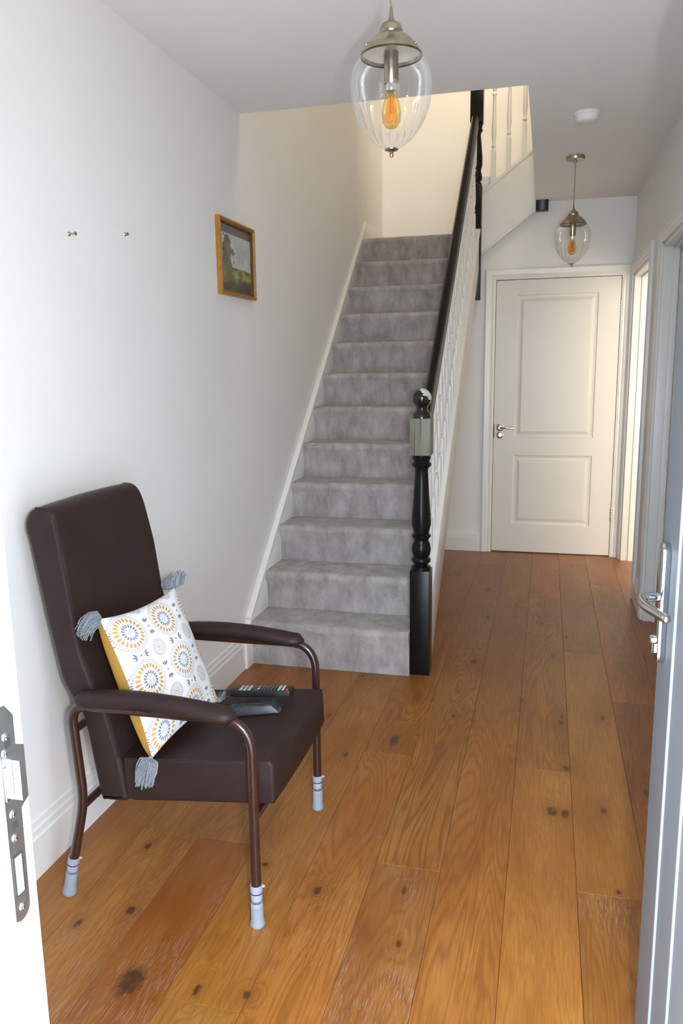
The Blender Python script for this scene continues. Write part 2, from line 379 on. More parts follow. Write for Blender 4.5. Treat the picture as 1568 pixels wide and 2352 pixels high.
rw = [(XR, XR + .10, YF, O2[0], 0, 2.5), (XR, XR + .10, O2[1], O1[0], 0, 2.5), (XR, XR + .10, O1[1], YB, 0, 2.5), (XR, XR + .10, O2[0], O2[1], HT, 2.5), (XR, XR + .10, O1[0], O1[1], HT, 2.5)]
struct('wall_right', boxes(*rw), M['wall'], 'white wall on the right with two open doorways', 'wall')
struct('wall_side_room', boxes((2.6, 2.7, .5, 6.75, -.1, 5.0), (XR + .1, 2.7, 2.4, 2.5, 0, 2.5)), M['wall'], 'pale walls of the room beyond the right doorways', 'wall')
FX0, FX1, FZ = -.565, .335, 2.06           # front doorway rough opening
struct('wall_front', boxes((-1.47, FX0, .50, YF, -.1, 5.0), (FX1, 2.7, .50, YF, -.1, 5.0), (FX0, FX1, .50, YF, FZ, 5.0), (FX0, FX1, .50, YF, -.1, -.015)), M['wall'], 'front wall around the open entrance doorway', 'wall')
struct('ceiling', boxes((-1.35, 2.6, YF, 3.505, ZC, 2.69), (-.112, 2.6, 3.505, 5.842, ZC, 2.69), (-.028, 2.6, 5.842, YB, ZC, 2.69), (XR + .1, 2.6, YB, 6.65, ZC, 2.69)), M['ceiling'], 'flat white hall ceiling with the stairwell opening', 'ceiling')
struct('ceiling_upper', boxes((-1.47, 2.7, .50, 6.75, 4.9, 5.0)), M['ceiling'], 'upstairs ceiling above the stairwell', 'ceiling')
struct('floor_upper', boxes((-.10, 2.6, YB + .001, 6.65, 2.60, 2.688)), M['carpet'], 'carpeted upstairs landing at the top of the stairs', 'landing')

struct('sky_blocker', boxes((-1.45, 1.35, -1.6, .50, 2.18, 2.28)), M['wall'], 'added unseen slab blocking high sky light above the entrance doorway', 'light blocker')  # added out-of-view slab, keeps high sky light off the near floor
d3 = empty('added_door_3', (XR + .08, (O2[0] + O2[1]) / 2, 0)); setp(d3, 'added white door blocking light through the nearer right doorway', 'door', kind='structure')
obj('leaf', boxes((XR + .078, XR + .112, O2[0] + .002, O2[1] - .002, .004, HT - .003)), M['door'], d3)  # added leaf, mostly hidden, so side-room light enters by the far doorway only

# ---- skirting
def skirt_prof(h=.165, t=.016): return [(0, 0), (t, 0), (t, h * .70), (t * .72, h * .74), (t * .72, h * .84), (t * .45, h * .88), (t * .38, h * .97), (0, h)]
bm = bmesh.new(); prism(bm, [(XL + a, b) for a, b in skirt_prof()], 'y', YF, 3.30); struct('baseboard_left', bm, M['gloss'], 'moulded white skirting board along the left wall', 'skirting', smooth=True, ang=25)
bm = bmesh.new(); prism(bm, [(YB - a, b) for a, b in skirt_prof(.145)], 'x', XL, -.458); struct('baseboard_back', bm, M['gloss'], 'white skirting board beside the panelled door', 'skirting')
bm = bmesh.new(); prism(bm, [(XR - a, b) for a, b in skirt_prof(.145)], 'y', O2[1] + .072, O1[0] - .072); prism(bm, [(XR - a, b) for a, b in skirt_prof(.145)], 'y', YF, O2[0] - .072); struct('baseboard_right', bm, M['gloss'], 'white skirting board along the right wall', 'skirting')

# ---- architraves: profile (w from opening, t proud)
AP = [(0, 0), (0, .012), (.008, .016), (.020, .014), (.028, .020), (.046, .021), (.060, .022), (.070, .016), (.072, 0)]
def architrave(name, a0, a1, ztop, plane, axis, sgn, label):
    """three mitred lengths around an opening a0..a1 (x or y), standing proud of `plane`"""
    bm = bmesh.new(); W_ = lambda w, t, s, z: None
    path = [(a0, 0, -1, 0), (a0, ztop, -1, 1), (a1, ztop, 1, 1), (a1, 0, 1, 0)]
    rows = []
    for (a, z, s, k) in path:
        r = []
        for w, t in AP:
            u = a + s * w; zz = z + (w if k else 0); d = plane + sgn * t
            r.append(bm.verts.new((u, d, zz) if axis == 'x' else (d, u, zz)))
        rows.append(r)
    for A, B in zip(rows, rows[1:]):
        for i in range(len(AP) - 1): bm.faces.new((A[i], A[i + 1], B[i + 1], B[i]))
    bm.faces.new(rows[0]); bm.faces.new(rows[-1])
    return struct(name, bm, M['gloss'], label, 'door trim')
architrave('trim_1', DX0 - .012, DX1 + .008, DZ + .010, YB, 'x', -1, 'moulded white architrave around the panelled door')
architrave('trim_2', O1[0] - .0, O1[1] + .012, HT, XR, 'y', -1, 'white architrave around the far right doorway')
architrave('trim_3', O2[0], O2[1], HT, XR, 'y', -1, 'white architrave around the nearer right doorway')
def lining(name, o, label):
    d0, d1 = XR - .001, XR + .102
    bs = [(d0, d1, o[0], o[0] + .022, 0, HT), (d0, d1, o[1] - .022, o[1], 0, HT), (d0, d1, o[0], o[1], HT - .022, HT),
          (XR + .045, XR + .075, o[0] + .022, o[0] + .034, 0, HT - .022), (XR + .045, XR + .075, o[1] - .034, o[1] - .022, 0, HT - .022), (XR + .045, XR + .075, o[0], o[1], HT - .034, HT - .022)]
    struct(name, boxes(*bs), M['gloss'], label, 'door trim', bevel=.0015)
lining('trim_4', O1, 'white door lining inside the far right doorway')
lining('trim_5', O2, 'white door lining inside the nearer right doorway')
struct('trim_6', boxes((DX0 - .03, DX0 - .004, YB - .012, YB + .09, 0, DZ + .03), (DX1 + .004, DX1 + .03, YB - .012, YB + .09, 0, DZ + .03), (DX0 - .004, DX1 + .004, YB - .012, YB + .09, DZ + .006, DZ + .03), (DX0 - .004, DX0 + .014, YB + .045, YB + .06, 0, DZ), (DX1 - .014, DX1 + .004, YB + .045, YB + .06, 0, DZ)), M['gloss'], 'white door lining framing the panelled door', 'door trim')

# ---- door 1: moulded two-panel door at the end of the hall
d1 = empty('door_1', ((DX0 + DX1) / 2, YB, 0)); setp(d1, 'closed white two-panel door at the end of the hall', 'door', kind='structure')
yF = YB - .004
P1 = (-.226, .331, .864, 1.880); P2 = (-.224, .326, .216, .737)
bm = bmesh.new(); zb, zt = .008, DZ
xsd = [DX0, P1[0], P1[1], DX1]
def q(bm, *pts): bm.faces.new([bm.verts.new(p) for p in pts])
box(bm, DX0, P1[0], yF, yF + .040, zb, zt); box(bm, P1[1], DX1, yF, yF + .040, zb, zt)
for z0, z1 in ((zb, P2[2]), (P2[3], P1[2]), (P1[3], zt)): box(bm, P1[0], P1[1], yF, yF + .040, z0, z1)
obj('leaf', bm, M['door'], d1)
for P in (P1, P2):
    x0, x1, z0, z1 = P1[0], P1[1], P[2], P[3]
    bm = bmesh.new(); loops = []
    for ins, dep in ((0, 0), (.008, .0055), (.022, .0075), (.034, .006), (.044, .002), (.050, .0012)):
        loops.append([bm.verts.new(v) for v in ((x0 + ins, yF + dep, z0 + ins), (x1 - ins, yF + dep, z0 + ins), (x1 - ins, yF + dep, z1 - ins), (x0 + ins, yF + dep, z1 - ins))])
    for A, B in zip(loops, loops[1:]):
        for k in range(4): bm.faces.new((A[k], A[(k + 1) % 4], B[(k + 1) % 4], B[k]))
    bm.faces.new(loops[-1])
    bb = [bm.verts.new((x, yF + .04, z)) for x, z in ((x0, z0), (x1, z0), (x1, z1), (x0, z1))]
    bm.faces.new(bb)
    for k in range(4): bm.faces.new((loops[0][k], loops[0][(k + 1) % 4], bb[(k + 1) % 4], bb[k]))
    obj('panel', bm, M['door'], d1)
hx, hz = -.325, .938
bm = bmesh.new(); lathe(bm, [(0, 0), (.026, 0), (.026, .007), (.022, .010), (.011, .011), (.009, .040), (0, .040)], (hx, yF, hz), 24, (0, -1, 0))
hd = obj('handle', bm, M['bright_steel'], d1, smooth=True); setp(hd, 'bright chrome lever handle')
bm = bmesh.new(); tube(bm, smooth_path([(hx, yF - .036, hz), (hx + .03, yF - .045, hz), (hx + .105, yF - .045, hz - .002)], 6, .02), .0085, 12); obj('lever', bm, M['bright_steel'], hd, smooth=True)
bm = bmesh.new(); lathe(bm, [(0, 0), (.025, 0), (.025, .007), (.021, .010), (.008, .010), (.006, .004), (0, .004)], (hx, yF, hz - .055), 24, (0, -1, 0)); obj('escutcheon', bm, M['bright_steel'], d1, smooth=True)
bm = boxes((DX0 - .0005, DX0 + .004, yF - .001, yF + .03, .86, .965)); obj('latch_plate', bm, M['dark_slot'], d1)
for z in (1.775, .311):
    bm = bmesh.new()
    for k in range(5): lathe(bm, [(0, 0), (.0055, 0), (.0065, .004), (.0065, .016), (.0055, .0195), (0, .0195)], (DX1 + .003, yF - .004, z - .05 + k * .02), 12)
    box(bm, DX1 - .006, DX1 + .012, yF - .002, yF + .0, z - .05, z + .05)
    obj('hinge', bm, M['satin'], d1, smooth=True)

# ---- front door: frame with keep on the left, leaf swung in on the right
FI = -.512
fr = struct('trim_7', boxes((FX0, FI, .578, YF, -.015, FZ), (FI, FI + .012, .578, .600, -.015, FZ - .05), (FI, .285, .578, YF, FZ - .055, FZ), (.285, FX1, .578, YF, -.015, FZ), (FI, .285, .578, YF, -.015, .012)), M['upvc_bead'], 'bright white entrance door frame at the left edge', 'door frame', bevel=.003)
WLOC[fr] = Vector((0, 0, 0))
# lock keep: long steel plate with a rounded lower end, on the frame face
zk0, zk1 = .838, 1.075
pts = [(.609, zk1), (.609, zk0 + .004)] + [(.620 + .013 * math.cos(a), zk0 + .013 + .013 * math.sin(a)) for a in np.linspace(-2.3, 0, 8)] + [(.634, .958), (.646, .964), (.646, 1.022), (.634, 1.028), (.634, 1.06), (.622, zk1)]
bm = bmesh.new(); prism(bm, pts, 'x', FI - .0005, FI + .0022)
kp = obj('strike_plate', bm, M['satin'], fr); setp(kp, 'satin steel lock keep screwed to the frame')
bm = boxes((FI + .002, FI + .0030, .613, .624, .975, 1.012)); o = obj('latch_recess', bm, M['chrome'], kp)
bm = boxes((FI + .002, FI + .0120, .6245, .6275, .972, 1.015)); obj('lip', bm, M['bright_steel'], kp)
bm = boxes((FI + .002, FI + .0045, .628, .638, .980, 1.006)); obj('adjuster', bm, M['satin'], kp, bevel=.0006)
bm = boxes((FI + .002, FI + .0030, .614, .628, .868, .913)); obj('bolt_slot', bm, M['dark_slot'], kp)
bm = boxes((FI + .0025, FI + .0038, .615, .6245, .870, .911)); obj('slot_packing', bm, M['plastic_white'], kp)
for (yy, zz) in ((.620, 1.042), (.617, 1.026), (.620, .958), (.620, .932), (.621, .853)):
    bm = bmesh.new(); lathe(bm, [(0, .0032), (.0015, .0032), (.0035, .0034), (.0046, .0028), (.0046, 0)], (FI, yy, zz), 14, (1, 0, 0))
    box(bm, FI + .0031, FI + .0037, yy - .003, yy + .003, zz - .0006, zz + .0006); box(bm, FI + .0031, FI + .0037, yy - .0006, yy + .0006, zz - .003, zz + .003)
    obj('screw', bm, M['bright_steel'], kp, smooth=True)
for zz in (1.034, .945):
    bm = boxes((FI + .0022, FI + .0028, .617, .626, zz - .004, zz + .004)); obj('slot', bm, M['dark_slot'], kp)

d2 = empty('door_2', (.275, .64, .012)); setp(d2, 'open white front door with chrome handle at the right edge', 'door', kind='structure')
LE = Vector((.2115, 1.47, 0)); HG = Vector((.275, .64, 0)); dv = (HG - LE).normalized(); nv = Vector((-dv.y, dv.x, 0))
if nv.x < 0: nv = -nv                                                   # nv points away from the hall side
def dp(s, t, z): return LE + dv * s - nv * t + Vector((0, 0, z))       # s from leading edge, t proud of the face
def dbox(bm, s0, s1, t0, t1, z0, z1):
    v = [bm.verts.new(dp(*p)) for p in ((s0, t0, z0), (s1, t0, z0), (s1, t1, z0), (s0, t1, z0), (s0, t0, z1), (s1, t0, z1), (s1, t1, z1), (s0, t1, z1))]
    for f in ((0, 3, 2, 1), (4, 5, 6, 7), (0, 1, 5, 4), (1, 2, 6, 5), (2, 3, 7, 6), (3, 0, 4, 7)): bm.faces.new([v[i] for i in f])
LW = (HG - LE).length
bm = bmesh.new(); dbox(bm, 0, LW, -.055, 0, .02, 1.945); obj('leaf', bm, M['upvc'], d2, bevel=.004)
for s in (.118, .232):
    bm = bmesh.new(); dbox(bm, s, s + .006, -.002, .004, .12, 1.84); obj('bead', bm, M['bead2'], d2, bevel=.002)
bm = bmesh.new(); n = 10; out = []
s0, s1, z0, z1 = .024, .062, .873, 1.092; rr = .019
for k in range(n + 1): a = math.pi * k / n; out.append(((s0 + s1) / 2 + rr * math.cos(a), z1 - rr + rr * math.sin(a)))
for k in range(n + 1): a = math.pi + math.pi * k / n; out.append(((s0 + s1) / 2 + rr * math.cos(a), z0 + rr + rr * math.sin(a)))
A = [bm.verts.new(dp(s, 0, z)) for s, z in out]; B = [bm.verts.new(dp(s, .014, z)) for s, z in out]
for k in range(len(out)): bm.faces.new((A[k], A[(k + 1) % len(out)], B[(k + 1) % len(out)], B[k]))
bm.faces.new(A[::-1]); bm.faces.new(B)
bp = obj('handle_plate', bm, M['chrome'], d2, bevel=.003); setp(bp, 'long polished chrome backplate')
zc_ = .993
bm = bmesh.new(); pth = smooth_path([dp(.043, .012, zc_), dp(.043, .043, zc_), dp(.080, .046, zc_ - .004), dp(.155, .024, zc_ - .004)], 8, [.02, .03])
tube(bm, pth, [.0085] * 3 + [.008] * (len(pth) - 3), 16); lathe(bm, [(0, -.0085), (.0055, -.0066), (.0085, 0), (.0055, .0066), (0, .0085)], pth[-1], 16)
lv = obj('lever', bm, M['chrome'], bp, smooth=True, ang=60)
bm = bmesh.new(); lathe(bm, [(0, .024), (.006, .024), (.0085, .021), (.0085, .012)], dp(.043, 0, .915), 18, -nv); dbox(bm, .038, .048, .012, .021, .892, .912)
cy_ = obj('lock_cylinder', bm, M['chrome'], bp, smooth=True)
bm = bmesh.new(); dbox(bm, .0418, .0442, .0235, .0245, .910, .920); obj('keyhole', bm, M['dark_slot'], cy_)

# ================================================================== STAIRCASE
G, RISE, YR1, SL = .2234, .19, 3.362, .8505
st = empty('staircase', (-.94, 3.362, 0)); setp(st, 'grey carpeted staircase with black handrail and white balusters', 'staircase')
zt_ = lambda k: .025 + .19 * k if k > 0 else 0
SX0, SX1 = -1.322, -.53
for k in range(1, 13):
    y0 = YR1 + (k - 1) * G; y1 = y0 + G if k < 12 else 6.649
    z0, z1 = zt_(k - 1), zt_(k); t = .012
    pr = [(y0 + .004, z0), (y0 + .001, z0 + .05), (y0 - .001, z1 - .075), (y0 - .012, z1 - .052)]
    pr += [(y0 + .006 - .028 * math.cos(a), z1 - .026 + .026 * math.sin(a)) for a in np.linspace(-.35, math.pi / 2, 8)]
    pr += [(y0 + .05, z1 + .0005), (y0 + .12, z1 - .001), (y1 + (.004 if k < 12 else 0), z1), (y1 + (.004 if k < 12 else 0), z1 - t), (y0 + .02, z1 - t), (y0 + .02, z0)]
    bm = bmesh.new()
    x1 = SX1 if k > 1 else -.568
    xs_ = np.linspace(SX0, x1, 25)
    rings = []
    for x in xs_:
        wob = [.0022 * math.sin(31 * x + 5 * k + i) + .0012 * math.sin(83 * x + 3 * k + 2 * i) for i in range(len(pr))]
        rings.append([bm.verts.new((x, p[0] + (wob[i] if 0 < i < len(pr) - 4 else 0), p[1] + (wob[i] * .5 if 3 < i < len(pr) - 4 else 0))) for i, p in enumerate(pr)])
    for A, B in zip(rings, rings[1:]):
        for i in range(len(pr)): bm.faces.new((A[i], A[(i + 1) % len(pr)], B[(i + 1) % len(pr)], B[i]))
    bm.faces.new(rings[0]); bm.faces.new(rings[-1][::-1])
    obj('carpeted_step', bm, M['carpet'], st, smooth=True, ang=50)
# two upper steps turning right over the door
for k, (xa, xb) in enumerate(((-.50, -.27), (-.27, -.105))):
    z1 = 2.305 + .19 * (k + 1)
    obj('carpeted_step', boxes((xa, xb, 5.885, 6.649, z1 - .19, z1)), M['carpet'], st, bevel=.02)
struct('landing', boxes((-1.349, -.50, 5.925, 6.649, 2.21, 2.292)), M['wall'], 'quarter landing platform at the head of the first flight', 'landing')
# line along the pitch: z = SL*(y-3.343)+c
pz = lambda y, c: SL * (y - 3.343) + c
# wall string (left) with a light cap moulding
ya, yb = 3.285, 5.93
bm = bmesh.new(); prism(bm, [(ya, 0), (3.50, 0), (yb, pz(yb, -.01)), (yb, pz(yb, .222)), (3.345, pz(3.345, .222)), (ya, .165)], 'x', XL + .001, -1.322); ws = obj('wall_string', bm, M['gloss'], st, bevel=.002)
bm = bmesh.new(); prism(bm, [(3.345, pz(3.345, .216)), (yb, pz(yb, .216)), (yb, pz(yb, .240)), (3.338, pz(3.338, .240))], 'x', XL + .001, -1.318); obj('string_cap', bm, M['gloss'], ws, bevel=.003)
bm = bmesh.new(); prism(bm, [(5.93, 2.305), (6.649, 2.305), (6.649, 2.44), (5.93, 2.44)], 'x', XL + .001, XL + .018); obj('landing_skirting', bm, M['gloss'], ws, bevel=.002)
# outer string and soffit
OSB = 3.343
bm = bmesh.new(); prism(bm, [(3.478, 0), (3.49, 0), (5.765, pz(5.765, -.012)), (5.765, pz(5.765, .240)), (3.478, pz(3.478, .240))], 'x', -.530, -.487); os_ = obj('outer_string', bm, M['gloss'], st, bevel=.003)
bm = bmesh.new(); prism(bm, [(3.478, pz(3.478, .240)), (5.765, pz(5.765, .240)), (5.765, pz(5.765, .262)), (3.478, pz(3.478, .262))], 'x', -.552, -.480); obj('string_cap', bm, M['gloss'], os_, bevel=.004)
bm = bmesh.new(); prism(bm, [(3.56, pz(3.56, -.012)), (5.90, pz(5.90, -.012)), (5.90, pz(5.90, -.003)), (3.56, pz(3.56, -.003))], 'x', XL + .002, -.531); obj('soffit', bm, M['wall'], st)
# turned balusters
def baluster_mesh(h):
    bm = bmesh.new(); s = .016
    box(bm, -s, s, -s, s, 0, .20 * h / .80)
    box(bm, -s, s, -s, s, h - .22 * h / .80, h)
    a, b = .20 * h / .80, h - .22 * h / .80; L = b - a
    lathe(bm, [(.015, a - .002), (.0155, a + .02 * L), (.009, a + .05 * L), (.0155, a + .085 * L), (.0095, a + .12 * L), (.0145, a + .22 * L), (.016, a + .30 * L), (.013, a + .55 * L), (.0095, a + .86 * L), (.0155, a + .90 * L), (.009, a + .94 * L), (.015, a + .98 * L), (.015, b + .002)], (0, 0, 0), 12)
    bmesh.ops.recalc_face_normals(bm, faces=bm.faces[:])
    me = bpy.data.meshes.new('baluster'); bm.to_mesh(me); bm.free(); me.materials.append(M['gloss'])
    me.polygons.foreach_set('use_smooth', [True] * len(me.polygons)); me.set_sharp_from_angle(angle=math.radians(35)); return me
RB = lambda y: SL * y - 1.942            # underside of the handrail
bal_me = baluster_mesh(RB(4.5) - pz(4.5, .262) + .03)
for i in range(22):
    y = 3.552 + .1008 * i
    if y > 5.72: break
    o = bpy.data.objects.new('baluster', bal_me); COL.objects.link(o); o.parent = st; o.location = Vector((-.522, y, pz(y, .262) - .012)) - WLOC[st]
# handrail
bm = bmesh.new()
prof = [(-.020, 0), (-.022, .022), (-.018, .030), (-.024, .046), (-.023, .068), (-.012, .082), (.012, .082), (.023, .068), (.024, .046), (.018, .030), (.022, .022), (.020, 0)]
A = []; B = []
for (dx, dz) in prof:
    A.append(bm.verts.new((-.525 + dx, 3.44, RB(3.44) + dz * 1.42))); B.append(bm.verts.new((-.525 + dx, 5.80, RB(5.80) + dz * 1.42)))
for k in range(len(prof)): bm.faces.new((A[k], A[(k + 1) % len(prof)], B[(k + 1) % len(prof)], B[k]))
bm.faces.new(A[::-1]); bm.faces.new(B)
obj('handrail', bm, M['black'], st, smooth=True, ang=50)
# bottom newel: square base, turned vase, stripped block, ball
NX, NY = -.525, 3.433
nw = empty('newel_post', (NX, NY, 0), st)
bm = bmesh.new(); box(bm, NX - .045, NX + .045, NY - .045, NY + .045, 0, .492); o = obj('post_base', bm, M['black'], nw, bevel=.003)
vase = [(.043, .485), (.043, .505), (.030, .511), (.032, .520), (.041, .526), (.044, .535), (.041, .544), (.033, .550), (.040, .560), (.044, .585), (.040, .610), (.032, .622), (.034, .634), (.043, .642), (.043, .650), (.034, .656), (.036, .668), (.044, .700), (.042, .745), (.036, .82), (.031, .90), (.029, .945), (.033, .955), (.043, .963), (.044, .972), (.036, .980), (.037, .990), (.041, .994), (.041, 1.012)]
bm = bmesh.new(); lathe(bm, [(0, .485)] + vase + [(0, 1.012)], (NX, NY, 0), 32); obj('turned_shaft', bm, M['black'], nw, smooth=True, ang=50)
bm = bmesh.new(); box(bm, NX - .046, NX + .046, NY - .046, NY + .046, 1.010, 1.172); o = obj('stripped_block', bm, M['stripped'], nw, bevel=.004); setp(o, 'stripped greenish wood block')
bm = bmesh.new(); cz = 1.257
ball = [(0, 1.170), (.040, 1.170), (.040, 1.190), (.033, 1.197), (.026, 1.207), (.026, 1.214)] + [(.042 * math.cos(a), cz + .043 * math.sin(a)) for a in np.linspace(-.85, math.pi / 2 - .02, 14)] + [(0, cz + .043)]
lathe(bm, ball, (NX, NY, 0), 32); obj('ball_cap', bm, M['worn_black'], nw, smooth=True, ang=60)
# top newel (hangs below the landing)
TX, TY = -.520, 5.815
tn = empty('newel_post', (TX, TY, 1.84), st)
bm = bmesh.new(); box(bm, TX - .042, TX + .042, TY - .042, TY + .042, 1.845, 2.615); obj('post_base', bm, M['black'], tn, bevel=.003)
tv = [(.040, 2.605), (.040, 2.625), (.029, 2.635), (.040, 2.650), (.042, 2.672), (.034, 2.70), (.033, 2.712), (.041, 2.74), (.042, 2.79), (.036, 2.86), (.028, 2.935), (.030, 2.95), (.041, 2.965), (.035, 2.985), (.040, 3.0), (.040, 3.02)]
bm = bmesh.new(); lathe(bm, [(0, 2.605)] + tv + [(0, 3.02)], (TX, TY, 0), 28); obj('turned_shaft', bm, M['black'], tn, smooth=True, ang=50)
bm = bmesh.new(); box(bm, TX - .043, TX + .043, TY - .043, TY + .043, 3.015, 3.32); obj('post_top', bm, M['black'], tn, bevel=.003)
# second flight: string, newel end, balusters
bm = bmesh.new(); zz = lambda x, c: 2.579 + .755 * (x + .477) + c
prism(bm, [(-.478, zz(-.478, -.405)), (-.112, zz(-.112, -.405)), (-.112, zz(-.112, 0)), (-.478, zz(-.478, 0))], 'y', 5.855, 5.885); us = obj('upper_string', bm, M['gloss'], st)
bm = bmesh.new(); prism(bm, [(-.478, zz(-.478, -.018)), (-.112, zz(-.112, -.018)), (-.112, zz(-.112, .006)), (-.478, zz(-.478, .006))], 'y', 5.846, 5.894); obj('string_cap', bm, M['gloss'], us, bevel=.003)
bm = bmesh.new(); prism(bm, [(-.478, zz(-.478, -.42)), (-.112, zz(-.112, -.42)), (-.112, zz(-.112, -.405)), (-.478, zz(-.478, -.405))], 'y', 5.849, 5.890); obj('bottom_bead', bm, M['gloss'], us, bevel=.003)
bm = bmesh.new(); box(bm, -.114, -.030, 5.843, 5.918, 2.432, 3.75); o = obj('newel_post', bm, M['black'], st, bevel=.003); setp(o, 'black square newel end showing below the ceiling')
ub_me = baluster_mesh(.86)
for x in (-.408, -.307, -.203):
    o = bpy.data.objects.new('baluster', ub_me); COL.objects.link(o); o.parent = st; o.location = Vector((x, 5.872, zz(x, -.008))) - WLOC[st]
bm = bmesh.new(); prism(bm, [(-.478, zz(-.478, .82)), (-.112, zz(-.112, .82)), (-.112, zz(-.112, .90)), (-.478, zz(-.478, .90))], 'y', 5.848, 5.896); obj('handrail', bm, M['black'], st, bevel=.01)

# ================================================================== ARMCHAIR
ch = empty('armchair', (-.93, 1.94, 0)); setp(ch, 'dark brown vinyl high-backed armchair with tubular legs against the left wall', 'armchair')
Y0c, Y1c = 1.700, 2.163
def padded(bm, outline, y0, y1, r=.012, n=4, crown=0.0):
    """outline in (x,z) swept in y with rounded rims"""
    pts = [Vector((p[0], 0, p[1])) for p in outline]; c = sum(pts, Vector()) / len(pts); rows = []
    def inset(d):
        out = []
        m = len(pts)
        for i in range(m):
            a, b, e = pts[i - 1], pts[i], pts[(i + 1) % m]
            t0 = (b - a).normalized(); t1 = (e - b).normalized()
            n0 = Vector((-t0.z, 0, t0.x)); n1 = Vector((-t1.z, 0, t1.x)); nn = (n0 + n1)
            nn = nn.normalized() if nn.length > 1e-6 else n0
            out.append(b + nn * d)
        return out
    area = sum(pts[i - 1].x * pts[i].z - pts[i].x * pts[i - 1].z for i in range(len(pts)))
    sg = 1 if area > 0 else -1
    ks = [k / n for k in range(n + 1)]
    for k in ks: a = k * math.pi / 2; rows.append(([p for p in inset(sg * r * (1 - math.sin(a)))], y0 + r * (1 - math.cos(a))))
    m = 6
    for k in range(1, m): rows.append((inset(-sg * crown * math.sin(math.pi * k / m)), y0 + r + (y1 - y0 - 2 * r) * k / m))
    for k in reversed(ks): a = k * math.pi / 2; rows.append(([p for p in inset(sg * r * (1 - math.sin(a)))], y1 - r * (1 - math.cos(a))))
    R_ = [[bm.verts.new((p.x, y, p.z)) for p in ps] for ps, y in rows]
    L = len(pts)
    for A, B in zip(R_, R_[1:]):
        for i in range(L): bm.faces.new((A[i], A[(i + 1) % L], B[(i + 1) % L], B[i]))
    bm.faces.new(R_[0]); bm.faces.new(R_[-1][::-1]); return bm
def cr(pts, n=5):
    """Catmull-Rom through a closed list, corners kept where a point repeats"""
    out = []; m = len(pts)
    for i in range(m):
        p0, p1, p2, p3 = [Vector(pts[(i + k) % m]) for k in (-1, 0, 1, 2)]
        for k in range(n):
            t = k / n; out.append(tuple(.5 * ((2 * p1) + (-p0 + p2) * t + (2 * p0 - 5 * p1 + 4 * p2 - p3) * t * t + (-p0 + 3 * p1 - 3 * p2 + p3) * t ** 3)))
    return out
seat_o = [(-1.045, .398), (-.98, .404), (-.80, .421), (-.645, .436), (-.634, .434), (-.628, .426), (-.626, .38), (-.625, .335), (-.630, .321), (-.642, .319), (-.85, .298), (-1.02, .279), (-1.040, .282), (-1.045, .30)]
bm = bmesh.new(); padded(bm, seat_o, Y0c, Y1c, .009, 4, .004); seat = obj('seat', bm, M['vinyl'], ch, smooth=True, ang=45)
bm = bmesh.new(); tube(bm, smooth_path([(-1.04, Y0c + .003, .397), (-.80, Y0c + .003, .4195), (-.634, Y0c + .003, .4345), (-.630, Y1c - .003, .4345), (-.8, Y1c - .003, .4195)], 4, .01), .0022, 8); obj('seam', bm, M['vinyl'], seat, smooth=True)
back_o = cr([(-1.113, .281), (-1.130, .384), (-1.150, .505), (-1.197, .592), (-1.213, .660), (-1.238, .803), (-1.262, .952), (-1.274, 1.005), (-1.266, 1.038), (-1.245, 1.056), (-1.212, 1.060), (-1.190, 1.046), (-1.182, 1.015), (-1.166, .90), (-1.149, .735), (-1.138, .675), (-1.110, .590), (-1.078, .520), (-1.050, .398), (-1.040, .326), (-1.036, .285), (-1.050, .276), (-1.095, .274)], 3)
bm = bmesh.new(); padded(bm, back_o, Y0c - .008, Y1c + .006, .014, 5, .004)
for v in bm.verts:
    if v.co.z > .80: v.co.y -= max(0, (v.co.y - 1.93) / .23) * .036 * ((v.co.z - .80) / .25) ** 2
back = obj('backrest', bm, M['vinyl'], ch, smooth=True, ang=50)
fs = [(-1.234, 1.058), (-1.205, 1.0575), (-1.188, 1.040), (-1.180, 1.0), (-1.165, .88), (-1.149, .735), (-1.137, .672), (-1.109, .589), (-1.077, .519), (-1.050, .400)]
for yy, tp in ((Y0c - .004, 0), (Y1c + .002, .036)):
    bm = bmesh.new(); tube(bm, smooth_path([(x - .004, yy - tp * max(0, (z - .8) / .25) ** 2, z) for x, z in fs], 3, .02), .0028, 8); obj('piping', bm, M['vinyl'], back, smooth=True)
TR = .0128
def side(y):
    pth = smooth_path([(-1.192, y, .095), (-1.1455, y, .285), (-1.1625, y, .552), (-.668, y, .556), (-.669, y, .09)], 10, [.05, .055, .085])
    bm = bmesh.new(); tube(bm, pth, TR, 16); return obj('side_frame', bm, M['tube'], ch, smooth=True, ang=60)
YN, YFAR = 1.665, 2.218
side(YN); side(YFAR)
def arm_pad(y):
    bm = bmesh.new(); n = 22; pth = []; ra = []; rb = []
    for k in range(n + 1):
        t = k / n; x = -1.148 + .445 * t; z = .571 + .012 * math.sin(math.pi * min(1, t * 1.1)) - .006 * t
        e = min(1, min(t, 1 - t) / .07); e = math.sqrt(max(0.02, 1 - (1 - e) ** 2))
        pth.append((x, y, z)); ra.append(.031 * e * (.92 + .08 * math.sin(9 * t))); rb.append((.021 + .004 * math.sin(math.pi * t)) * e)
    tube(bm, pth, ra, 20, True, rb); return obj('arm_pad', bm, M['vinyl'], ch, smooth=True, ang=70)
arm_pad(YN); arm_pad(YFAR)
